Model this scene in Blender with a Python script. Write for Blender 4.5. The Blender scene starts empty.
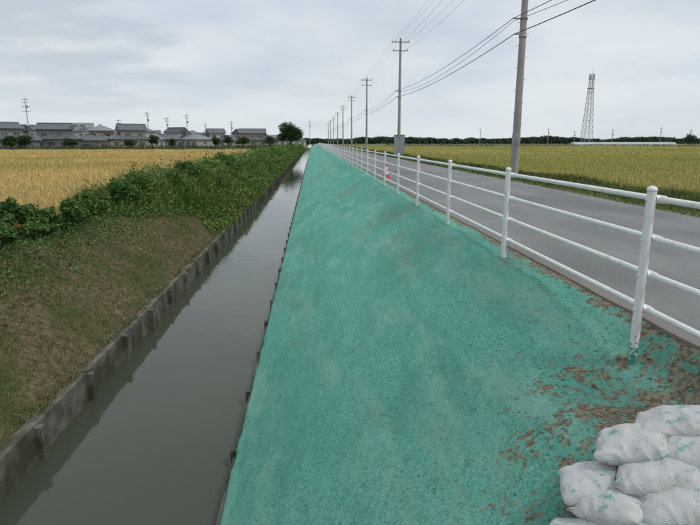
import bpy, math, random
import numpy as np
from mathutils import Vector, noise, Matrix
random.seed(7); rng=np.random.default_rng(7)
S=bpy.context.scene
def link(o): S.collection.objects.link(o); return o
# ---------------------------------------------------------------- materials
def nt(m): return m.node_tree.nodes, m.node_tree.links
def mat(name,a,b,scale=3,rough=.9,c=None,cscale=.5,cth=(.5,.65),bump=0,bscale=40,detail=4,stretch=(1,1,1),spec=.3,island=0,trans=0,metal=0):
    m=bpy.data.materials.new(name); m.use_nodes=True; N,L=nt(m)
    P=N['Principled BSDF']; P.inputs['Roughness'].default_value=rough; P.inputs['Metallic'].default_value=metal
    P.inputs['Specular IOR Level'].default_value=spec
    tc=N.new('ShaderNodeTexCoord'); mp=N.new('ShaderNodeMapping'); mp.inputs['Scale'].default_value=stretch
    L.new(tc.outputs['Object'],mp.inputs[0])
    n=N.new('ShaderNodeTexNoise'); n.inputs['Scale'].default_value=scale; n.inputs['Detail'].default_value=detail if not island else 2
    L.new(mp.outputs[0],n.inputs['Vector'])
    r=N.new('ShaderNodeMapRange'); r.inputs[1].default_value=.35; r.inputs[2].default_value=.65; L.new(n.outputs[0],r.inputs[0])
    x=N.new('ShaderNodeMix'); x.data_type='RGBA'; x.inputs[6].default_value=(*a,1); x.inputs[7].default_value=(*b,1)
    L.new(r.outputs[0],x.inputs[0]); out=x.outputs[2]
    if c:
        n2=N.new('ShaderNodeTexNoise'); n2.inputs['Scale'].default_value=cscale; n2.inputs['Detail'].default_value=3
        L.new(mp.outputs[0],n2.inputs['Vector'])
        r2=N.new('ShaderNodeMapRange'); r2.inputs[1].default_value=cth[0]; r2.inputs[2].default_value=cth[1]; L.new(n2.outputs[0],r2.inputs[0])
        x2=N.new('ShaderNodeMix'); x2.data_type='RGBA'; L.new(r2.outputs[0],x2.inputs[0]); L.new(out,x2.inputs[6]); x2.inputs[7].default_value=(*c,1); out=x2.outputs[2]
    if island:
        g=N.new('ShaderNodeNewGeometry'); r3=N.new('ShaderNodeMapRange'); r3.inputs[3].default_value=1-island; r3.inputs[4].default_value=1+island
        L.new(g.outputs['Random Per Island'],r3.inputs[0])
        v=N.new('ShaderNodeVectorMath'); v.operation='SCALE'; L.new(out,v.inputs[0]); L.new(r3.outputs[0],v.inputs['Scale']); out=v.outputs[0]
    L.new(out,P.inputs['Base Color'])
    if bump:
        nb=N.new('ShaderNodeTexNoise'); nb.inputs['Scale'].default_value=bscale; nb.inputs['Detail'].default_value=3
        L.new(mp.outputs[0],nb.inputs['Vector'])
        bp=N.new('ShaderNodeBump'); bp.inputs['Strength'].default_value=bump; bp.inputs['Distance'].default_value=.02
        L.new(nb.outputs[0],bp.inputs['Height']); L.new(bp.outputs[0],P.inputs['Normal'])
    if trans:
        t=N.new('ShaderNodeBsdfTranslucent'); L.new(out,t.inputs[0]); ms=N.new('ShaderNodeMixShader'); ms.inputs[0].default_value=trans
        L.new(P.outputs[0],ms.inputs[1]); L.new(t.outputs[0],ms.inputs[2]); L.new(ms.outputs[0],N['Material Output'].inputs[0])
    return m
def mask_mix(m,maskbuilder,col):
    N,L=nt(m); P=N['Principled BSDF']; src=P.inputs['Base Color'].links[0].from_socket
    x=N.new('ShaderNodeMix'); x.data_type='RGBA'; L.new(src,x.inputs[6])
    if isinstance(col,tuple): x.inputs[7].default_value=(*col,1)
    else: L.new(col,x.inputs[7])
    L.new(maskbuilder(N,L),x.inputs[0]); L.new(x.outputs[2],P.inputs['Base Color'])
def M(N,L,op,a,b=None,c=None):
    n=N.new('ShaderNodeMath'); n.operation=op
    for i,v in enumerate((a,b,c)):
        if v is None: continue
        if isinstance(v,(int,float)): n.inputs[i].default_value=v
        else: L.new(v,n.inputs[i])
    return n.outputs[0]
def MR(N,L,v,a,b,c=0,d=1):
    n=N.new('ShaderNodeMapRange'); n.inputs[1].default_value=a; n.inputs[2].default_value=b; n.inputs[3].default_value=c; n.inputs[4].default_value=d
    n.interpolation_type='SMOOTHSTEP'; L.new(v,n.inputs[0]); return n.outputs[0]
def XYZ(N,L):
    tc=N.new('ShaderNodeTexCoord'); s=N.new('ShaderNodeSeparateXYZ'); L.new(tc.outputs['Object'],s.inputs[0]); return s.outputs,tc.outputs['Object']
def NZ(N,L,vec,scale,detail=5,rough=.5,st=None,rot=None):
    if st:
        mp=N.new('ShaderNodeMapping'); mp.inputs['Scale'].default_value=st
        if rot: mp.inputs['Rotation'].default_value=rot
        L.new(vec,mp.inputs[0]); vec=mp.outputs[0]
    n=N.new('ShaderNodeTexNoise'); n.inputs['Scale'].default_value=scale; n.inputs['Detail'].default_value=detail; n.inputs['Roughness'].default_value=rough
    L.new(vec,n.inputs['Vector']); return n.outputs[0]

# ---------------------------------------------------------------- mesh builder
class MB:
    def __init__(s): s.v=[];s.f=[];s.m=[];s.sm=[]
    def add(s,vs,fs,mi=0,smooth=False):
        o=len(s.v); s.v+= [tuple(p) for p in vs]; s.f+=[tuple(i+o for i in f) for f in fs]; s.m+=[mi]*len(fs); s.sm+=[smooth]*len(fs)
    def cyl(s,p0,p1,r0,r1=None,n=10,mi=0,caps=True):
        r1=r0 if r1 is None else r1; p0=Vector(p0);p1=Vector(p1); d=(p1-p0).normalized()
        a=d.orthogonal().normalized(); b=d.cross(a); vs=[];fs=[]
        for p,r in((p0,r0),(p1,r1)):
            for i in range(n):
                t=2*math.pi*i/n; vs.append(p+a*math.cos(t)*r+b*math.sin(t)*r)
        for i in range(n): j=(i+1)%n; fs.append((i,j,n+j,n+i))
        s.add(vs,fs,mi,True)
        if caps:
            s.add(vs,[tuple(range(n))[::-1],tuple(range(n,2*n))],mi,False)
    def lathe(s,c,prof,n=12,mi=0):
        vs=[];fs=[]
        for r,z in prof:
            for i in range(n):
                t=2*math.pi*i/n; vs.append((c[0]+r*math.cos(t),c[1]+r*math.sin(t),c[2]+z))
        for k in range(len(prof)-1):
            for i in range(n): j=(i+1)%n; fs.append((k*n+i,k*n+j,(k+1)*n+j,(k+1)*n+i))
        s.add(vs,fs,mi,True)
    def box(s,c,sz,mi=0,rz=0):
        vs=[];cs,sn=math.cos(rz),math.sin(rz)
        for dx in(-.5,.5):
            for dy in(-.5,.5):
                for dz in(-.5,.5):
                    x=dx*sz[0];y=dy*sz[1]; vs.append((c[0]+x*cs-y*sn,c[1]+x*sn+y*cs,c[2]+dz*sz[2]))
        s.add(vs,[(0,1,3,2),(4,6,7,5),(0,4,5,1),(2,3,7,6),(0,2,6,4),(1,5,7,3)],mi)
    def obj(s,name,mats,parent=None,loc=(0,0,0)):
        me=bpy.data.meshes.new(name); me.from_pydata(s.v,[],s.f)
        for m in mats: me.materials.append(m)
        me.polygons.foreach_set('material_index',s.m); me.polygons.foreach_set('use_smooth',s.sm); me.update()
        o=link(bpy.data.objects.new(name,me)); o.location=loc
        if parent: o.parent=parent
        return o
def sheet(name,xs,ys,zf,m,smooth=True,xf=None):
    vs=[];nx=len(xs)
    for y in ys:
        for x in xs:
            X=x if xf is None else xf(x,y); vs.append((X,y,zf(x,y)))
    fs=[(j*nx+i,j*nx+i+1,(j+1)*nx+i+1,(j+1)*nx+i) for j in range(len(ys)-1) for i in range(nx-1)]
    me=bpy.data.meshes.new(name); me.from_pydata(vs,[],fs); me.materials.append(m)
    me.polygons.foreach_set('use_smooth',[smooth]*len(fs)); return link(bpy.data.objects.new(name,me))
def logys(y0,y1,step,near):
    ys=[y0];
    while ys[-1]<y1: ys.append(ys[-1]+step*max(1,abs(ys[-1])/near))
    return ys
def npmesh(name,V,F,mats,mi=None):
    me=bpy.data.meshes.new(name); k=F.shape[1]
    me.vertices.add(len(V)); me.vertices.foreach_set('co',V.astype(np.float32).ravel())
    me.loops.add(F.size); me.loops.foreach_set('vertex_index',F.astype(np.int32).ravel())
    me.polygons.add(len(F)); me.polygons.foreach_set('loop_start',np.arange(0,F.size,k,dtype=np.int32))
    me.polygons.foreach_set('loop_total',np.full(len(F),k,dtype=np.int32))
    for m in mats: me.materials.append(m)
    if mi is not None: me.polygons.foreach_set('material_index',mi.astype(np.int32))
    me.update(calc_edges=True); me.validate(); return link(bpy.data.objects.new(name,me))
def blades(name,P,h,w,lean,mats,mi=None):
    n=len(P); a=rng.uniform(0,2*np.pi,n); d=np.stack([np.cos(a),np.sin(a),np.zeros(n)],1)
    b=rng.uniform(0,2*np.pi,n); ld=np.stack([np.cos(b),np.sin(b),np.zeros(n)],1)*(lean*h*rng.uniform(.2,1,n))[:,None]
    up=np.array([0,0,1.])
    w=w[:,None]; hh=h[:,None]
    mid=P+up*hh*.6+ld*.35; v2=mid+d*w*.35; tip=P+up*hh*(1-.25*lean)+ld
    v3=mid-d*w*.35
    V=np.stack([P,v2,tip,v3],1).reshape(-1,3); F=np.arange(4*n).reshape(-1,4)
    return npmesh(name,V,F,mats,mi)
def leafverts(P,size,flat=.4):
    n=len(P); a=rng.normal(size=(n,3)); a[:,2]*=flat; a/=np.linalg.norm(a,axis=1)[:,None]
    b=rng.normal(size=(n,3)); b=np.cross(a,b); b/=np.linalg.norm(b,axis=1)[:,None]
    s=size[:,None]; V=np.stack([P-a*s*.5,P+b*s*.3,P+a*s*.5,P-b*s*.3],1).reshape(-1,3)
    return V
def leaves(name,P,size,mats,flat=.4,mi=None):
    V=leafverts(P,size,flat); return npmesh(name,V,np.arange(len(V)).reshape(-1,4),mats,mi)

# ---------------------------------------------------------------- material set
m_ground=mat('ground_soil_grass',(.07,.10,.03),(.14,.14,.055),scale=.05,c=(.24,.21,.08),cscale=.012,bump=.4,bscale=8)
m_asph=mat('asphalt',(.18,.181,.18),(.235,.234,.23),scale=1.2,rough=.9,c=(.155,.156,.155),cscale=.35,bump=.5,bscale=140,detail=5,stretch=(1,.35,1))
def a_fine(N,L):
    o,v=XYZ(N,L); return M(N,L,'MULTIPLY',MR(N,L,NZ(N,L,v,70,2,.7),.5,.7),.4)
mask_mix(m_asph,a_fine,(.34,.34,.33))
def a_edge(N,L):
    o,v=XYZ(N,L); e=M(N,L,'ADD',o[0],M(N,L,'MULTIPLY',NZ(N,L,v,2.5,4,.6),.5)); return M(N,L,'MULTIPLY',MR(N,L,e,3.0,3.3,1,0),.5)
mask_mix(m_asph,a_edge,(.22,.185,.14))
m_conc=mat('old_concrete',(.10,.095,.075),(.18,.17,.14),scale=5,c=(.06,.065,.042),cscale=2.2,cth=(.45,.6),bump=.5,bscale=40)
m_bank=mat('cut_bank_earth',(.085,.068,.036),(.17,.14,.08),scale=9,detail=6,rough=1,c=(.07,.085,.03),cscale=.9,cth=(.45,.63),bump=1,bscale=45,spec=.1)
m_straw=mat('dry_grass',(.22,.18,.105),(.12,.097,.054),scale=2,island=.5,rough=.9,spec=.15)
m_grass=mat('grass_blades',(.065,.11,.026),(.12,.165,.042),scale=.8,island=.4,rough=.7,spec=.2)
m_reed=mat('tall_grass',(.10,.18,.032),(.19,.26,.06),scale=.6,island=.45,rough=.6,trans=.2,spec=.25)
m_leaf=mat('shrub_leaves',(.045,.115,.022),(.11,.20,.045),scale=1.3,island=.45,rough=.5,trans=.2,spec=.3)
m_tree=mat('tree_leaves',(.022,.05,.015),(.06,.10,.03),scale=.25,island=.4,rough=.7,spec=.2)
m_ftree=mat('hazed_far_tree_leaves',(.06,.095,.06),(.09,.13,.08),scale=.03,island=.25,rough=.8,spec=.1)  # distance haze put into the leaf colour as paler greens
m_bark=mat('bark',(.06,.045,.03),(.12,.1,.07),scale=10,bump=.6)
m_wheat=mat('wheat',(.52,.38,.145),(.64,.49,.215),scale=.12,island=.28,rough=.7,c=(.42,.37,.14),cscale=.06,spec=.2)
m_wheatb=mat('wheat_bed',(.28,.20,.07),(.48,.36,.13),scale=3,detail=5,c=(.36,.30,.10),cscale=.06,bump=.6,bscale=20)
m_rwheat=mat('ripening_wheat',(.37,.34,.11),(.47,.41,.145),scale=.1,island=.25,rough=.7,c=(.26,.30,.09),cscale=.045,cth=(.45,.7),spec=.2,stretch=(.6,.4,1))
m_rwheatb=mat('ripening_wheat_bed',(.24,.22,.06),(.38,.33,.10),scale=3,detail=5,c=(.2,.24,.06),cscale=.045,cth=(.45,.7),bump=.6,bscale=20,stretch=(.6,.4,1))
m_pole=mat('pole_concrete',(.27,.265,.25),(.36,.35,.33),scale=3,bump=.1,stretch=(1,1,.2))
m_steel=mat('galvanised_steel',(.25,.26,.27),(.35,.36,.37),scale=6,rough=.5,metal=.3)
m_ins=mat('insulator',(.6,.6,.58),(.7,.7,.68),rough=.3)
m_wire=mat('cable',(.03,.03,.03),(.05,.05,.05),rough=.6)

m_white=mat('white_paint',(.72,.73,.73),(.80,.81,.80),scale=7,rough=.35,spec=.5)
def fm(N,L):
    o,v=XYZ(N,L); n=NZ(N,L,v,30,5,.7); t=M(N,L,'ADD',M(N,L,'MULTIPLY',o[2],-.9),n); return MR(N,L,t,.56,.62)
mask_mix(m_white,fm,(.07,.28,.22))
def fm2(N,L):
    o,v=XYZ(N,L); n=NZ(N,L,v,14,5); return M(N,L,'MULTIPLY',MR(N,L,n,.52,.72),.35)
mask_mix(m_white,fm2,(.35,.31,.25))

# hydroseeded slope
m_slope=mat('hydroseed_slope',(.105,.36,.285),(.205,.54,.44),scale=40,rough=.95,detail=5,spec=.1)
def s_large(N,L):
    o,v=XYZ(N,L); return M(N,L,'MULTIPLY',MR(N,L,NZ(N,L,v,.8,4,.62,(1,.5,1),(0,0,.5)),.4,.64),.5)
mask_mix(m_slope,s_large,(.095,.325,.255))
def s_pale(N,L):
    o,v=XYZ(N,L); return M(N,L,'MULTIPLY',MR(N,L,NZ(N,L,v,2.2,5,.65,(1,.22,1)),.46,.68),.55)
mask_mix(m_slope,s_pale,(.29,.54,.445))
def s_pit_shade(N,L):
    o,v=XYZ(N,L); return M(N,L,'MULTIPLY',MR(N,L,NZ(N,L,v,28,5,.78),.55,.67),.65)
mask_mix(m_slope,s_pit_shade,(.055,.19,.145))  # shade of pits painted into the coating as dark noise flecks
def s_thin(N,L):
    o,v=XYZ(N,L)
    a=MR(N,L,NZ(N,L,v,.6,5,.7,(1.2,.4,1)),.49,.67)
    top=MR(N,L,o[0],-.3,2.0,.25,.95)
    return M(N,L,'MULTIPLY',M(N,L,'MULTIPLY',a,top),M(N,L,'MULTIPLY',MR(N,L,NZ(N,L,v,15,4,.7),.4,.58),.8))
mask_mix(m_slope,s_thin,(.24,.235,.16))
N_,L_=nt(m_slope)
_o,_v=XYZ(N_,L_)
_n=NZ(N_,L_,_v,26,5,.7)
_sx=N_.new('ShaderNodeMix'); _sx.data_type='RGBA'; _sx.inputs[6].default_value=(.14,.10,.065,1); _sx.inputs[7].default_value=(.38,.31,.22,1)
L_.new(MR(N_,L_,_n,.38,.62),_sx.inputs[0])
def s_soil(N,L):
    o,v=XYZ(N,L)
    dx=M(N,L,'MULTIPLY',M(N,L,'SUBTRACT',o[0],2.3),1.0); dy=M(N,L,'MULTIPLY',M(N,L,'SUBTRACT',o[1],2.5),.72)
    d=M(N,L,'SQRT',M(N,L,'ADD',M(N,L,'MULTIPLY',dx,dx),M(N,L,'MULTIPLY',dy,dy)))
    n=NZ(N,L,v,3.2,5,.68); n2=NZ(N,L,v,14,5,.72)
    t=M(N,L,'SUBTRACT',1.1,d); t=M(N,L,'ADD',t,M(N,L,'MULTIPLY',M(N,L,'SUBTRACT',n,.5),2.6)); t=M(N,L,'ADD',t,M(N,L,'MULTIPLY',M(N,L,'SUBTRACT',n2,.5),3.0))
    a=MR(N,L,t,.05,.45)
    e=M(N,L,'ADD',M(N,L,'SUBTRACT',o[0],2.62),M(N,L,'MULTIPLY',M(N,L,'SUBTRACT',n,.5),.6)); e=M(N,L,'ADD',e,M(N,L,'MULTIPLY',M(N,L,'SUBTRACT',n2,.5),.5))
    b=MR(N,L,e,0,.06); return M(N,L,'MULTIPLY',M(N,L,'MAXIMUM',a,b),.92)
mask_mix(m_slope,s_soil,_sx.outputs[2])
_P=N_['Principled BSDF']; _b=N_.new('ShaderNodeBump'); _b.inputs['Strength'].default_value=1; _b.inputs['Distance'].default_value=.028
L_.new(NZ(N_,L_,_v,40,5,.8),_b.inputs['Height']); L_.new(_b.outputs[0],_P.inputs['Normal'])

# water
m_water=bpy.data.materials.new('canal_water'); m_water.use_nodes=True; N,L=nt(m_water); P=N['Principled BSDF']
P.inputs['Base Color'].default_value=(.058,.066,.044,1); P.inputs['Roughness'].default_value=.05; P.inputs['IOR'].default_value=1.33
o,v=XYZ(N,L); hh=M(N,L,'ADD',NZ(N,L,v,1.3,3,.5,(1,.6,1)),M(N,L,'MULTIPLY',NZ(N,L,v,9,3,.5,(1,.6,1)),.12))
b=N.new('ShaderNodeBump'); b.inputs['Strength'].default_value=.22; b.inputs['Distance'].default_value=.05; L.new(hh,b.inputs['Height']); L.new(b.outputs[0],P.inputs['Normal'])

# ---------------------------------------------------------------- terrain
WATER=-2.15
prof=[(-2500,-.6),(-400,-.6),(-60,-.6),(-6.4,-.62),(-5.9,-.62),(-5.4,-.72),(-3.45,-1.98),(-3.40,-2.95),(-.62,-2.95),(-.60,-2.1),(2.3,-.62),(2.78,-.5),(2.86,-.08),(7.4,-.08),(7.55,.0),(9.5,-.03),(10.5,-.35),(60,-.35),(400,-.35),(2500,-.35)]
px=[p[0] for p in prof]; pz=[p[1] for p in prof]
gys=[-80,-20,0,20,50,100,200,300,500,900,1600,2600]
def gz(x,y): return pz[px.index(x)]
sheet('ground',px,gys,gz,m_ground,False)
sheet('canal_water',[-3.38,-.62],[-80,0,50,200,900],lambda x,y:WATER,m_water)

def nz(x,y,s,z=0): return noise.noise(Vector((x*s,y*s,z)))
def slope_z(x):
    base=-1.88+(x+.87)*.581
    sh=-.0
    k=.06; return -math.log(math.exp(-base/k)+math.exp(-sh/k))*k if base<.5 else sh
def slope_full(x,y):
    z=slope_z(x)
    d=.27*math.exp(-((y-3.2)/1.4)**2)
    w=max(0,min(1,(2.78-x)/.3))*max(0,min(1,(x-1.6)/.7)); w=w*w*(3-2*w); z-=d*w
    A=1 if y<14 else .5
    z+=A*(.035*nz(x,y,1.3)+.026*nz(x,y,4,3)+.015*nz(x,y,13,5)+.012*nz(x,y,29,8))*(1 if x<2.55 else max(0,(2.8-x)/.25))
    return z
sx=[-.89,-.885]+list(np.arange(-.87,2.80,.026))+[2.84]
sy=logys(-12,-.5,.2,99)[:-1]+logys(-.3,420,.024,3.0)
def sz(x,y):
    if x==-.89: return -2.35
    if x==-.885: return slope_full(-.87,y)-.03
    return slope_full(x,y)
def sxf(x,y): return x+(.02*nz(1,y,2.2)+.014*nz(4,y,9) if x<-.7 else 0)
sheet('embankment_slope',sx,sy,sz,m_slope,True,sxf)
n=6000; cx=rng.uniform(-.7,2.7,n); cy=np.exp(rng.uniform(math.log(1.2),math.log(9),n)); V=[];F=[]
base=[(1,0,0),(-1,0,0),(0,1,0),(0,-1,0),(0,0,1),(0,0,-1)]; of=[(0,2,4),(2,1,4),(1,3,4),(3,0,4),(2,0,5),(1,2,5),(3,1,5),(0,3,5)]
for a,b_ in zip(cx,cy):
    r=random.uniform(.003,.011)*(1.7 if (a>1.5 and b_<4 and random.random()<.3) else 1); z=slope_full(a,b_)+r*.2; o_=len(V)
    for q in base: V.append((a+q[0]*r*random.uniform(.6,1.5),b_+q[1]*r*random.uniform(.6,1.5),z+q[2]*r*random.uniform(.5,1)))
    F+=[tuple(i+o_ for i in f) for f in of]
me=bpy.data.meshes.new('mulch_clods'); me.from_pydata(V,[],F); me.materials.append(m_slope); link(bpy.data.objects.new('mulch_clods',me))

def bank_z(x,y):
    t=(x+3.36)/(-5.4+3.36); t=max(0,min(1.2,t)); z=-1.81+1.25*t*(1.1-.1*t) if t<1 else -.56
    z+=(.05*nz(x,y,.9)+.035*nz(x,y,3,2)+.02*nz(x,y,9,4)+.012*nz(x,y,22,4))
    return z
bx=list(np.arange(-6.5,-3.34,.045))+[-3.335]; by=logys(-12,300,.045,5)
sheet('canal_bank',bx,by,bank_z,m_bank)

# road
def rx(x,y): return x+(.025*nz(0,y,1.7)+.02*nz(2,y,7) if x<2.9 else (.03*nz(0,y,1.1) if x>7.4 else 0))
rxs=[2.745,2.75,3.4,5.1,6.8,7.5,7.505]
def rz(x,y):
    if x in(2.745,7.505): return -.05
    return .012+.045*(1-((x-5.12)/2.4)**2)
sheet('asphalt_road',rxs,logys(-60,900,.25,8),rz,m_asph,False,rx)

# canal retaining wall (left) and toe piles (right)
w=MB(); y=-10.5
while y<160:
    w.box((-3.27,y+.75,-2.20+random.uniform(-.008,.008)),(.09,1.485,.94),0)
    jit=random.uniform(-.012,.012)
    w.box((-3.185+jit,y,-2.21),(.085,.11,.93+random.uniform(-.03,.03)),0,random.uniform(-.05,.05)); y+=1.5
w.box((-3.36,74.5,-2.23),(.08,171,.93),0)
w.obj('canal_retaining_wall',[m_conc])
w=MB(); y=-9.3
while y<120:
    w.box((-.935,y,-2.27+random.uniform(-.02,.02)),(.07,.11,.66),0,random.uniform(-.08,.08)); y+=1.5
w.box((-.915,54,-2.27),(.035,130,.56),0)
w.obj('canal_toe_curb',[m_conc])

# ---------------------------------------------------------------- fence
FX=2.47
f=MB(); posts=[3.86+3.0*i for i in range(-3,75)]
for i,y in enumerate(posts):
    n=20 if y<14 else 8
    zb=-.45; top=1.10
    f.cyl((FX,y,zb),(FX,y,top),.033,n=n)
    f.lathe((FX,y,top),[(.033,-.0),(.037,0),(.037,.012),(.028,.03),(.012,.038),(0,.04)],n=n)
    if y<45:
        for rzv in (1.04,.745,.47,.20):
            r=.024
            f.cyl((FX+.03,y,rzv),(FX+.06,y,rzv),.03,n=10)
            f.cyl((FX+.072,y-.05,rzv),(FX+.072,y+.05,rzv),r+.006,n=12)
            f.cyl((FX-.041,y,rzv),(FX-.031,y,rzv),.012,n=6)
for rzv in (1.04,.745,.47,.20):
    for i in range(len(posts)-1):
        y0,y1=posts[i],posts[i+1]
        f.cyl((FX+.072,y0,rzv),(FX+.072,y1,rzv),.0225,n=14 if y0<14 else 6,caps=False)
f.obj('guard_fence',[m_white])

# ---------------------------------------------------------------- traffic cone
m_red=mat('cone_red',(.50,.06,.05),(.58,.08,.06),rough=.45); m_cw=mat('cone_white',(.75,.75,.75),(.8,.8,.8),rough=.4)
c=MB()
c.box((0,0,.02),(.34,.34,.04),0)
pr=[(.13,.04),(.11,.15),(.092,.25),(.074,.35),(.056,.45),(.04,.53),(.028,.58),(.02,.59),(0,.59)]
for k in range(len(pr)-1): c.lathe((0,0,0),[pr[k],pr[k+1]],16,1 if k in(1,3) else 0)
c.obj('traffic_cone',[m_red,m_cw],loc=(2.98,22.4,.02))

# ---------------------------------------------------------------- utility poles
PX=8.75; PY=[-9.5,23.6,56.3,90,124,158,192,228,264,300]
for i,y in enumerate(PY):
    p=MB(); H=11.3
    p.cyl((0,0,-.4),(0,0,H),.175,.10,n=16,mi=0)
    p.box((0,0,H-.35),(1.8,.09,.09),1); p.box((0,0,H-1.15),(1.5,.09,.09),1); 
    for xx in(-.8,-.45,.8): p.lathe((xx,0,H-.3),[(.05,0),(.07,.05),(.03,.09),(.06,.13),(.03,.17),(.0,.2)],8,2)
    for xx in(-.65,.65): p.lathe((xx,0,H-1.1),[(.05,0),(.07,.05),(.03,.09),(.06,.13),(.0,.17)],8,2)
    p.cyl((-.12,0,6.4),(-.45,0,6.4),.03,n=6,mi=1); p.cyl((-.12,0,5.8),(-.35,0,5.8),.03,n=6,mi=1)
    for k in range(10): 
        s=-1 if k%2 else 1; p.cyl((s*.12,0,2.2+k*.45),(s*.25,0,2.2+k*.45),.01,n=5,mi=1)
    for zz in(5.7,6.4,H-1.15,H-.35): p.lathe((0,0,zz-.04),[(.155,0),(.165,0),(.165,.08),(.155,.08)],12,1)
    if i==2:
        p.box((-.0,-.35,1.15),(1.0,.45,1.9),1); p.box((0,-.35,2.13),(1.08,.53,.06),1); p.box((-.01,-.585,1.15),(.02,.02,1.7),0)
    p.lathe((0,0,1.3),[(.171,0),(.176,.01),(.174,.5),(.169,.51)],14,0)
    p.obj('utility_pole',[m_pole,m_steel,m_ins],loc=(PX,y,0))
wr=MB()
def wire(a,b,sag,r,n=14):
    a=Vector(a);b=Vector(b);pp=None
    for k in range(n+1):
        t=k/n; q=a.lerp(b,t); q.z-=4*sag*t*(1-t)
        if pp: wr.cyl(pp,q,r,n=5,caps=False)
        pp=q
for i in range(len(PY)-1):
    a,b=PY[i],PY[i+1]
    for xx in(-.8,-.45,.8): wire((PX+xx,a,11.15),(PX+xx,b,11.15),.45,.006)
    for xx in(-.65,.65): wire((PX+xx,a,10.35),(PX+xx,b,10.35),.45,.007)
    wire((PX-.45,a,6.4),(PX-.45,b,6.4),.45,.014); wire((PX-.35,a,5.8),(PX-.35,b,5.8),.4,.018); wire((PX-.42,a,6.3),(PX-.42,b,6.3),.7,.010)
wr.obj('overhead_cables',[m_wire])

# ---------------------------------------------------------------- lattice tower
def lattice(name,x,y,H,wb,wt):
    t=MB(); n=13; pts=[]
    for k in range(n+1):
        s=k/n; z=H*(1-(1-s)**1.15); wv=wb+(wt-wb)*min(1,s*1.15); pts.append([(sx_*wv/2,sy_*wv/2,z) for sx_,sy_ in((-1,-1),(1,-1),(1,1),(-1,1))])
    for k in range(n):
        for j in range(4):
            j2=(j+1)%4; t.cyl(pts[k][j],pts[k+1][j],.16,n=5); t.cyl(pts[k][j],pts[k+1][j2],.08,n=4); t.cyl(pts[k][j2],pts[k+1][j],.08,n=4); t.cyl(pts[k+1][j],pts[k+1][j2],.08,n=4)
    for z in(H*.93,H*.80): t.box((0,0,z),(wt*1.7,wt*1.7,.25))
    for j in range(4):
        a=j*math.pi/2; t.cyl((math.cos(a)*wt*.8,math.sin(a)*wt*.8,H*.94),(math.cos(a)*wt*.8,math.sin(a)*wt*.8,H*.99),.25,n=8)
    t.cyl((0,0,H),(0,0,H+3),.08,n=6)
    return t.obj(name,[m_steel],loc=(x,y,-.4))
lattice('lattice_tower',191,380,47,6.0,2.2)

# ---------------------------------------------------------------- houses
m_glass=mat('window_glass',(.06,.07,.08),(.1,.11,.12),rough=.15,spec=.6); m_fr=mat('window_frame',(.4,.4,.4),(.45,.45,.45),rough=.5)
walls=[mat('wall_%d'%i,c,tuple(k*.85 for k in c),scale=.8) for i,c in enumerate([(.38,.37,.34),(.24,.20,.165),(.50,.50,.48),(.36,.31,.24),(.25,.25,.25),(.48,.49,.50)])]
roofs=[mat('roof_%d'%i,c,tuple(k*1.35 for k in c),scale=2,stretch=(4,1,1),rough=.6) for i,c in enumerate([(.10,.11,.12),(.15,.165,.19),(.12,.095,.08),(.19,.20,.21),(.07,.07,.078)])]
R=random.Random(12)
def roofmesh(r,cx,cy,w,d,h,o,hip,pit=.5):
    rh=(d/2+o)*pit; W=w/2+o; D=d/2+o; ins=(D if hip else 0.0)
    if W<=ins: ins=W*.6
    V=[(-W,-D,h),(W,-D,h),(W,D,h),(-W,D,h),(-W+ins,0,h+rh),(W-ins,0,h+rh),(-W,-D,h-.15),(W,-D,h-.15),(W,D,h-.15),(-W,D,h-.15)]
    V=[(a+cx,b_+cy,c_) for a,b_,c_ in V]
    r.add(V,[(0,1,5,4),(1,2,5),(2,3,4,5),(3,0,4),(6,7,1,0),(7,8,2,1),(8,9,3,2),(9,6,0,3),(6,9,8,7)]); r.cyl((cx-W+ins,cy,h+rh+.05),(cx+W-ins,cy,h+rh+.05),.16,n=6)
def house(x,y,w,d,st,wi,ri,rot=0,hip=True,name='house'):
    e=link(bpy.data.objects.new(name,None)); e.location=(x,y,-.6); e.rotation_euler=(0,0,rot)
    b=MB(); r=MB(); g=MB(); fr=MB()
    vols=[(0,0,w,d,3.1)] if st==1 else [(0,0,w,d,3.0),(R.choice((-1,1))*w*.14,.3,w*.66,d*.75,5.9)]
    if R.random()<.6: vols.append((R.choice((-1,1))*(w/2+1.6),-d*.15,4.5,d*.6,2.6))
    for k,(cx,cy,ww,dd,h) in enumerate(vols):
        b.box((cx,cy,h/2+.002*k),(ww,dd,h-.02*k)); roofmesh(r,cx,cy,ww,dd,h,.6,hip if k!=1 else R.random()<.5,R.uniform(.4,.55))
        zz=h-1.5; nW=max(1,int(ww/R.uniform(2.8,4)))
        for q in range(nW):
            xx=cx-ww/2+(q+.5)*ww/nW+R.uniform(-.2,.2); wv=R.choice((.9,1.3,1.8)); hv=R.choice((.8,1.1)); yf=cy-dd/2
            fr.box((xx,yf-.02,zz),(wv+.14,.04,hv+.14)); g.box((xx,yf-.055,zz),(wv,.03,hv)); fr.box((xx,yf-.08,zz),(.05,.02,hv))
        for sg in(-1,1):
            fr.box((cx+sg*(ww/2+.02),cy,zz),(.04,1.26,1.0)); g.box((cx+sg*(ww/2+.055),cy,zz),(.03,1.1,.86))
    g.box((w*.3,-d/2-.06,1.0),(1.0,.05,2.0))
    b.obj('walls',[walls[wi]],e); r.obj('roof',[roofs[ri]],e); g.obj('window_panes',[m_glass],e); fr.obj('window_frames',[m_fr],e)
def az(px_,Y): return round(Y*math.tan(math.atan((px_-350)/561.8)+math.radians(3.87)),1)
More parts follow.
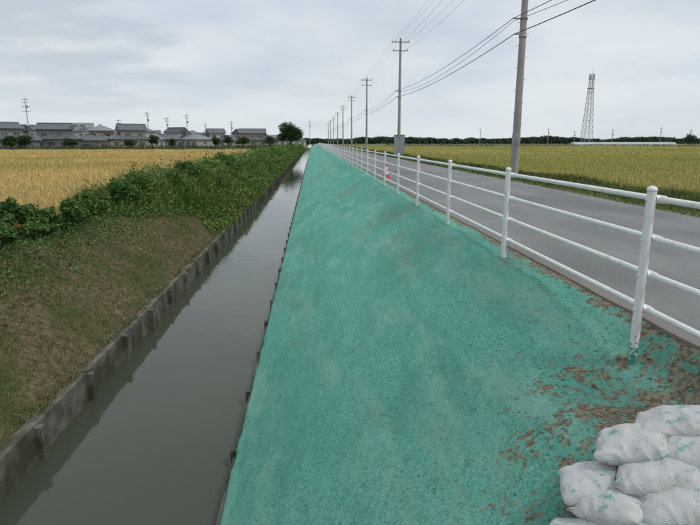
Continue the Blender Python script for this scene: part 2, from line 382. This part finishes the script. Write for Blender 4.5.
H=[(2,168,10,8,2,4,0,.9,0),(22,205,9,8,2,4,4,-.3,0),(40,195,11,8,2,2,0,.7,1),(62,182,13,9,2,4,0,.15,1),(80,215,10,8,2,2,1,-.6,0),(98,200,10,8,2,3,3,.8,0),(112,205,9,8,1,0,1,-.4,1),(127,190,12,8,2,3,0,.5,1),(147,215,10,8,2,2,1,1.2,0),(163,222,11,8,1,4,0,.3,0),(180,240,12,8,2,5,4,-.5,0),
   (196,235,11,8,1,0,3,-.7,1),(213,250,10,8,2,2,0,.4,0),(226,260,13,8,1,0,1,0,1),(240,270,10,8,2,5,0,.9,1),(258,262,17,10,2,3,0,.1,1),(280,300,10,8,1,0,3,.4,0),(14,235,12,9,2,2,3,-.5,1),(190,290,12,9,2,2,1,.6,1),(120,260,13,9,2,2,0,-.2,1),(52,250,12,9,2,5,3,1.0,0),(155,290,13,9,2,1,2,.2,0),(88,265,10,8,2,1,4,.5,0),(295,360,12,9,2,2,0,.3,1)]
for (p_,Y,w_,d_,st,wi,ri,ro,hp) in H: house(az(p_,Y),Y,w_,d_,st,wi,ri,ro,bool(hp))
def apartment(x,y,w,d,n,rot=0):
    e=link(bpy.data.objects.new('apartment_building',None)); e.location=(x,y,-.6); e.rotation_euler=(0,0,rot); h=3*n
    b=MB(); b.box((0,0,h/2),(w,d,h)); b.box((0,0,h+.25),(w+.3,d+.3,.5)); b.obj('walls',[walls[5]],e)
    g=MB(); bl=MB()
    for s in range(n):
        for k in range(int(w/4)): g.box((-w/2+2+k*4,-d/2-.03,3*s+1.5),(2.4,.06,1.6))
        bl.box((0,-d/2-.9,3*s+.6),(w,.1,1.0)); bl.box((0,-d/2-.45,3*s+.06),(w,.8,.12))
    g.obj('window_panes',[m_glass],e); bl.obj('balconies',[walls[0]],e)
apartment(az(84,330),330,11,9,4,.25)

for p_,Y,hh in((30,205,17),(149,215,13),(168,240,12),(188,235,13),(232,250,11),(206,280,11),(310,330,14),(120,235,11),(548,330,10),(612,300,9),(660,340,11),(690,260,8),(480,380,11),(574,350,9)):
    p=MB(); p.cyl((0,0,0),(0,0,hh),.2,.11,n=8); p.box((0,0,hh-.5),(2.2,.15,.15),1); p.box((0,0,hh-1.5),(1.8,.15,.15),1)
    if p_==30:
        for q in(3,4.5): p.box((0,0,hh-q),(3,.2,.2),1)
    p.box((.35,0,hh-3),(.5,.4,.8),1)
    p.obj('village_utility_pole',[m_pole,m_steel],loc=(az(p_,Y),Y,-.6))

gh=MB()
for k in range(3):
    cx,cy=az(590,255)+k*19,255+k*4; vs=[];fs=[]
    for j,xx in enumerate((-8.5,8.5)):
        for q in range(9):
            t=math.pi*q/8; vs.append((cx+xx,cy+math.cos(t)*2.6,-.35+math.sin(t)*1.7))
    fs=[(q,q+1,9+q+1,9+q) for q in range(8)]+[tuple(range(9)),tuple(range(9,18))]; gh.add(vs,fs)
gh.obj('greenhouse',[mat('greenhouse_film',(.34,.36,.36),(.44,.46,.46),scale=.5,rough=.4)])

# ---------------------------------------------------------------- trees
def crown_pts(n,c,rad,lobes,seed):
    r=np.random.default_rng(seed); L=[]
    for k in range(lobes):
        a=r.normal(size=3); a/=np.linalg.norm(a); q=np.array(c)+a*np.array(rad)*r.uniform(.35,.75); L.append((q,np.array(rad)*r.uniform(.28,.5)))
    out=[]
    per=n//lobes
    for q,rr in L:
        a=r.normal(size=(per,3)); a/=np.linalg.norm(a,axis=1)[:,None]; out.append(q+a*rr*(r.uniform(.5,1.08,per)[:,None]))
    return np.concatenate(out),L
def tree(name,x,y,z,H,R,n,ls,seed,lobes=16):
    e=link(bpy.data.objects.new(name,None)); e.location=(x,y,z)
    P,Ls=crown_pts(n,(0,0,H*.6),(R,R,H*.42),lobes,seed); leaves('crown',P,rng.uniform(.6,1.3,len(P))*ls,[m_tree]).parent=e
    t=MB(); t.cyl((0,0,-.2),(0,0,H*.35),R*.09,R*.06,n=8); t.cyl((0,0,H*.35),(R*.1,0,H*.7),R*.06,R*.02,n=7)
    for q,rr in Ls[:9]: t.cyl((0,0,H*random.uniform(.25,.4)),tuple(q),R*.035,R*.01,n=5)
    t.obj('trunk',[m_bark],e)
tree('broadleaf_tree',-5.6,150,-.5,7.2,4.3,9000,.34,3,26)
for p_,Y,H_,R_,sd in ((70,172,3.0,2.6,4),(92,190,5.5,2.2,5),(215,215,3.6,2.2,6),(243,228,4,3.5,8),(172,210,3.2,2,9),(130,178,2.8,2,10),(10,158,3.5,2.4,12),(24,166,4.2,2.6,22),(50,180,3.2,3,13),(108,196,5,2.5,14),(152,205,4.6,3,15),(199,245,5.5,3.2,16),(228,242,5,3,17),(270,250,4.5,4,18),(205,290,8,4,19),(138,255,8.5,4,20),(36,220,7.5,3,21),(690,260,6,3,11)):
    tree('broadleaf_tree',az(p_,Y),Y,-.5,H_,R_,2200,.38,sd)
Ps=[];Ss=[]
r=np.random.default_rng(5)
def mass(x0,y0,x1,y1,h,n,dep,ls,z=-.5,va=.3):
    t=r.uniform(0,1,n); x=x0+(x1-x0)*t; y=y0+(y1-y0)*t+r.uniform(-dep,dep,n)
    hp=h*(.8+va*np.array([noise.noise(Vector((a*.02,b*.01,1)))+.6*noise.noise(Vector((a*.15,b*.02,3))) for a,b in zip(x,y)]))
    zz=z+hp*r.uniform(0,1,n)**.9
    Ps.append(np.stack([x,y,zz],1)); Ss.append(r.uniform(.7,1.3,n)*ls)
mass(40,520,560,520,7.0,34000,6,2.1)
mass(560,520,900,420,7.0,14000,6,2.1)
mass(-60,470,40,500,6,7000,8,1.8)
mass(-360,300,-40,350,5.0,15000,8,1.3,va=.9)
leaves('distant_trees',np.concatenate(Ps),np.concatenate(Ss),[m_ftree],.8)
Ps=[];Ss=[]
mass(-120,150,-70,165,1.1,5000,1,.25,-.6); mass(-70,165,-8,200,1.4,6000,2,.3,-.6); mass(-60,140,-9,146,.9,4000,2.5,.25,-.6)
mass(30,230,190,222,1.2,6000,2,.35,-.4)
leaves('field_hedge',np.concatenate(Ps),np.concatenate(Ss),[m_tree],.8)

# ---------------------------------------------------------------- crops and grass
def logu(a,b,n): return np.exp(rng.uniform(math.log(a),math.log(b),n))
sheet('wheat_field',[-6.9,-30,-80,-150],[1,20,60,130],lambda x,y:-.36+(0 if x<-7 else -.1),m_wheatb,False)
n=120000; y=logu(4,130,n); x=-6.75-rng.uniform(0,1,n)**1.3*(y*.62+4)
P=np.stack([x,y,np.full(n,-.55)],1)
h=(.50+.05*np.sin(x*.7+y*.3))*rng.uniform(.8,1.1,n); blades('wheat_crop',P,h,.012+.0022*y,.35,[m_wheat])
sheet('ripening_field',[10.9,60,200,420],[-5,20,60,120,215],lambda x,y:-.12,m_rwheatb,False)
n=110000; y=logu(9,215,n); x=11.0+rng.uniform(0,1,n)**1.2*(y*.75+6)
P=np.stack([x,y,np.full(n,-.33)],1); blades('ripening_crop',P,.42*rng.uniform(.75,1.1,n),.014+.0022*y,.35,[m_rwheat])
n=70000; y=logu(4,230,n); x=rng.normal(8.9,.85,n); k=(x>7.42)&(x<10.9); x=x[k];y=y[k];n=len(x)
z=np.where(x<9.5,-.02,-.03-(x-9.5)*.3)
cl=np.array([noise.noise(Vector((a*.8,b*.3,4))) for a,b in zip(x,y)])
hh=(.07+.24*np.clip((x-7.5)/2.6,0,1))*(1+.9*cl); P=np.stack([x,y,z],1)
blades('verge_grass',P,hh*rng.uniform(.5,1.5,n),.010+.0012*y,.7,[m_grass,m_straw],(rng.uniform(0,1,n)<.13))
n=120000; y=logu(3,60,n); x=rng.uniform(-6.6,-3.34,n)
def bz(X,Y): return np.array([bank_z(a,b) for a,b in zip(X,Y)])
z=bz(x,y); cl=np.array([noise.noise(Vector((a*.9,b*.9,7)))+.5*noise.noise(Vector((a*3,b*3,2))) for a,b in zip(x,y)])
green=rng.uniform(0,1,n)<np.clip(.36+1.0*cl+.5*(-(x+4.9)).clip(-1,1)*.6,.10,.9)
P=np.stack([x,y,z-.01],1); blades('bank_grass',P,rng.uniform(.03,.10,n)*np.where(green,1.15,.75),.006+.0010*y,1.1,[m_straw,m_grass],green)
# fringe hanging over the wall top
n=9000; y=logu(3,60,n); k=np.array([noise.noise(Vector((0,b*1.3,7))) for b in y])+rng.uniform(-.3,.3,n)>0; y=y[k]; n=len(y); x=rng.uniform(-3.42,-3.27,n)
blades('wall_fringe_grass',np.stack([x,y,np.full(n,-1.76)],1),rng.uniform(.04,.14,n),.005+.001*y,1.3,[m_straw,m_grass],rng.integers(0,2,n))
n=100000; y=logu(13,260,n); x=rng.uniform(-7.0,-3.2,n); crest=np.clip((-x-3.3)/2.1,0,1)
start=20.5-6*crest+4.4*np.array([noise.noise(Vector((a*.8,b*.15,9))) for a,b in zip(x,y)])
k=y>start; x=x[k];y=y[k];crest=crest[k];start=start[k];n=len(x)
z=bz(x,y); g=np.clip((y-start)/5,.25,1)
cl=np.array([noise.noise(Vector((a*.9,b*.45,4)))+.6*noise.noise(Vector((a*2.3,b*1.2,1))) for a,b in zip(x,y)])
h=(.36+.56*crest)*g*(1+.75*cl).clip(.3,1.9)*rng.uniform(.5,1.2,n)
blades('tall_bank_grass',np.stack([x,y,z],1),h,.012+.0011*y,.95,[m_reed,m_leaf,m_straw],rng.choice([0,0,0,0,0,0,1,2],n))
n2=len(x); kk=rng.uniform(0,1,n2)<.5
leaves('bank_broadleaf_weeds',np.stack([x[kk],y[kk],z[kk]+h[kk]*rng.uniform(.35,1.0,kk.sum())],1),(.04+.0032*y[kk])*rng.uniform(.6,1.3,kk.sum()),[m_reed,m_leaf],.7,rng.choice([0,1],kk.sum()))
def shrub(cx,cy,r,h,n):
    c=(0,0,h*.5); P,Ls=crown_pts(n,c,(r,r,h*.55),9,int(abs(cx*100+cy*37))); P[:,2]=np.maximum(P[:,2],.02)
    z=bank_z(cx,cy); e=link(bpy.data.objects.new('leafy_shrub',None)); e.location=(cx,cy,z)
    leaves('leaves',P,rng.uniform(.6,1.4,len(P))*.08,[m_leaf],.7).parent=e
    t=MB()
    for q,rr in Ls: t.cyl((q[0]*.15,q[1]*.15,-.05),tuple(q),.012,.004,n=5)
    t.obj('stems',[m_bark],e)
yy=3.5
while yy<17.5:
    shrub(-5.85+random.uniform(-.3,.3),yy,random.uniform(.25,.5),random.uniform(.32,.78),1300); yy+=random.uniform(.38,.72)
for a,b_,c_,d_ in((-5.6,18.3,.6,1.1),(-5.75,17.2,.5,.9),(-5.9,19.4,.55,1.0),(-6.3,8.5,.4,.8),(-6.3,12,.45,.8),(-5.3,21.5,.6,.9),(-5.5,25,.8,1.2),(-5.2,30,.8,1.2),(-4.6,27,.6,.8),(-5.6,36,1,1.4),(-5.0,43,1,1.4)): shrub(a,b_,c_,d_,3500)
n=12000; y=logu(3,18,n); x=rng.normal(-5.4,.45,n); k=(x>-6.5)&(x<-4.2); x=x[k];y=y[k]; z=bz(x,y)
leaves('bank_weeds',np.stack([x,y,z+rng.uniform(.01,.14,len(x))],1),rng.uniform(.03,.08,len(x)),[m_leaf],.5)

# ---------------------------------------------------------------- sandbags
m_bag=mat('sandbag_weave',(.62,.62,.62),(.72,.72,.71),scale=5,rough=.75,spec=.2)
def gm(N,L):
    o,v=XYZ(N,L); g=N.new('ShaderNodeObjectInfo'); av=N.new('ShaderNodeVectorMath'); L.new(v,av.inputs[0]); cm=N.new('ShaderNodeCombineXYZ'); 
    L.new(M(N,L,'MULTIPLY',g.outputs['Random'],50),cm.inputs[0]); L.new(cm.outputs[0],av.inputs[1])
    return M(N,L,'MULTIPLY',MR(N,L,NZ(N,L,av.outputs[0],11,9,.85),.53,.60),.85)
mask_mix(m_bag,gm,(.14,.42,.34))
def dm(N,L):
    o,v=XYZ(N,L); return M(N,L,'MULTIPLY',MR(N,L,NZ(N,L,v,5,6,.65),.48,.7),.4)
mask_mix(m_bag,dm,(.42,.39,.34))
N,L=nt(m_bag); o,v=XYZ(N,L)
w1=N.new('ShaderNodeTexWave'); w1.inputs['Scale'].default_value=90; w1.bands_direction='X'; L.new(v,w1.inputs[0])
w2=N.new('ShaderNodeTexWave'); w2.inputs['Scale'].default_value=90; w2.bands_direction='Y'; L.new(v,w2.inputs[0])
hsum=M(N,L,'ADD',M(N,L,'MULTIPLY',M(N,L,'ADD',w1.outputs[1],w2.outputs[1]),.06),NZ(N,L,v,14,5,.6,(1,.3,1)))
b=N.new('ShaderNodeBump'); b.inputs['Strength'].default_value=.8; b.inputs['Distance'].default_value=.025; L.new(hsum,b.inputs['Height']); L.new(b.outputs[0],N['Principled BSDF'].inputs['Normal'])
def rid(x): return 1-abs(2*noise.noise(x))
def sandbag(x,y,z,rot,tilt,L_=.42,W=.29,T=.15,seed=0,roll=0):
    nu,nv=80,64; V=[];F=[]
    for i in range(nu+1):
        u=-1+2*i/nu
        prof=(1-abs(u)**3.0)**(1/2.1) if abs(u)<1 else 0
        for j in range(nv):
            t=2*math.pi*j/nv; c_,s_=math.cos(t),math.sin(t)
            cy=math.copysign(abs(c_)**.7,c_); cz=math.copysign(abs(s_)**1.0,s_)
            wy=W/2*(.5+.5*prof) if u>0 else W/2*(.74+.26*prof); tz=T/2*prof
            if abs(u)>.999: tz=.004
            px_=u*L_/2; py=cy*wy; pz_=cz*max(tz,.004)
            q=Vector((px_*4,py*5,pz_*5+seed*3.1))
            k=noise.noise(q)*.024+noise.noise(q*2.4)*.008+.014*(rid(Vector((px_*5+seed,py*20,pz_*14)))-.6)*(abs(u)**1.6+.12)+.008*(rid(Vector((px_*14+py*8,py*7+seed,pz_*7)))-.7)
            d=Vector((0,cy*.5,cz)).normalized() if prof>.02 else Vector((0,0,1))
            V.append((px_+.012*noise.noise(q*1.5),py+d.y*k,pz_+d.z*k*(1 if cz>-.2 else .3)))
    for i in range(nu):
        for j in range(nv): k=(j+1)%nv; F.append((i*nv+j,i*nv+k,(i+1)*nv+k,(i+1)*nv+j))
    F.append(tuple(range(nv))[::-1]); F.append(tuple(nu*nv+j for j in range(nv)))
    me=bpy.data.meshes.new('sandbag'); me.from_pydata(V,[],F); me.materials.append(m_bag); me.polygons.foreach_set('use_smooth',[True]*len(F))
    o=link(bpy.data.objects.new('sandbag',me)); o.location=(x,y,z); o.rotation_euler=(roll,tilt,rot)
U=(.80,-.60); Vv=(.60,.80); P0=(1.37,2.32); sd=0
rows=[(0,-.22,[.35,1.35,2.3]),(0,-.03,[-.1,.85,1.8,2.75]),(1,.12,[.2,1.15,2.1]),(2,.25,[-.1,.8,1.75]),(3,.39,[.35,1.3,2.25]),(4,.54,[.85,1.8])]
for k,off,iis in rows:
    for i in iis:
        sd+=1; X=P0[0]+U[0]*.33*i+Vv[0]*off; Y=P0[1]+U[1]*.33*i+Vv[1]*off
        Z=slope_full(min(X,2.4),Y)+.065+.064*k
        sandbag(X,Y,Z,math.radians(-37+random.uniform(-20,20)),-.28+random.uniform(-.1,.1),seed=sd,L_=.385+random.uniform(-.03,.02),W=.29+random.uniform(-.02,.02),T=.15+random.uniform(-.01,.015),roll=random.uniform(.0,.2))

# ---------------------------------------------------------------- sky, sun, camera
W=bpy.data.worlds.new("World"); S.world=W; W.use_nodes=True; N=W.node_tree.nodes; L=W.node_tree.links
bg=N['Background']; bg.inputs[1].default_value=.1
EL,AZ=math.radians(58),math.radians(120)
sk=N.new('ShaderNodeTexSky'); sk.sky_type='NISHITA'; sk.sun_disc=False; sk.sun_elevation=EL; sk.sun_rotation=AZ; sk.dust_density=2
tc=N.new('ShaderNodeTexCoord'); sp=N.new('ShaderNodeSeparateXYZ'); L.new(tc.outputs['Generated'],sp.inputs[0])
zc=M(N,L,'ADD',M(N,L,'MAXIMUM',sp.outputs[2],0),.2)
cb=N.new('ShaderNodeCombineXYZ'); L.new(M(N,L,'DIVIDE',sp.outputs[0],zc),cb.inputs[0]); L.new(M(N,L,'DIVIDE',sp.outputs[1],zc),cb.inputs[1])
n1=NZ(N,L,cb.outputs[0],.95,6,.48); n2=NZ(N,L,cb.outputs[0],.42,5,.5,(1,1.3,1)); n3=NZ(N,L,cb.outputs[0],2.2,6,.5,(1,1.4,1))
cl=N.new('ShaderNodeMix'); cl.data_type='RGBA'; cl.inputs[6].default_value=(5.9,6.75,7.7,1); cl.inputs[7].default_value=(7.7,8.15,8.5,1); L.new(MR(N,L,n1,.34,.62),cl.inputs[0])
dv=N.new('ShaderNodeVectorMath'); dv.operation='DOT_PRODUCT'; nv=N.new('ShaderNodeVectorMath'); nv.operation='NORMALIZE'; L.new(tc.outputs['Generated'],nv.inputs[0]); L.new(nv.outputs[0],dv.inputs[0])
d_=Vector((math.sin(math.radians(-24)),math.cos(math.radians(-24)),math.tan(math.radians(9)))).normalized(); dv.inputs[1].default_value=d_
dk=M(N,L,'MULTIPLY',MR(N,L,M(N,L,'ADD',dv.outputs['Value'],M(N,L,'MULTIPLY',M(N,L,'SUBTRACT',n3,.5),.07)),.978,1.003),.62)
c2=N.new('ShaderNodeMix'); c2.data_type='RGBA'; L.new(dk,c2.inputs[0]); L.new(cl.outputs[2],c2.inputs[6]); c2.inputs[7].default_value=(4.5,5.3,6.2,1)
hz=N.new('ShaderNodeMix'); hz.data_type='RGBA'; L.new(MR(N,L,sp.outputs[2],0,.14,.75,0),hz.inputs[0]); L.new(c2.outputs[2],hz.inputs[6]); hz.inputs[7].default_value=(7.5,8.0,8.3,1)
fx=N.new('ShaderNodeMix'); fx.data_type='RGBA'; L.new(MR(N,L,n2,.45,.75,.03,.25),fx.inputs[0]); L.new(hz.outputs[2],fx.inputs[6]); L.new(sk.outputs[0],fx.inputs[7])
L.new(fx.outputs[2],bg.inputs[0])
sl=bpy.data.lights.new('sun','SUN'); sl.energy=1.4; sl.angle=math.radians(14); sl.color=(1,.96,.9)
so=link(bpy.data.objects.new('sun',sl)); 
sd_=Vector((math.sin(AZ)*math.cos(EL),math.cos(AZ)*math.cos(EL),math.sin(EL))); so.rotation_euler=sd_.to_track_quat('Z','Y').to_euler(); so.location=(0,0,30)
cd=bpy.data.cameras.new('camera'); cd.sensor_width=36; cd.lens=28.2; cd.clip_end=6000; cd.clip_start=.05
co=link(bpy.data.objects.new('camera',cd)); co.location=(0,0,1.45); co.rotation_euler=(math.radians(90-12.4),0,math.radians(-3.87)); S.camera=co
S.view_settings.view_transform='Standard'; S.view_settings.look='None'; S.view_settings.exposure=0
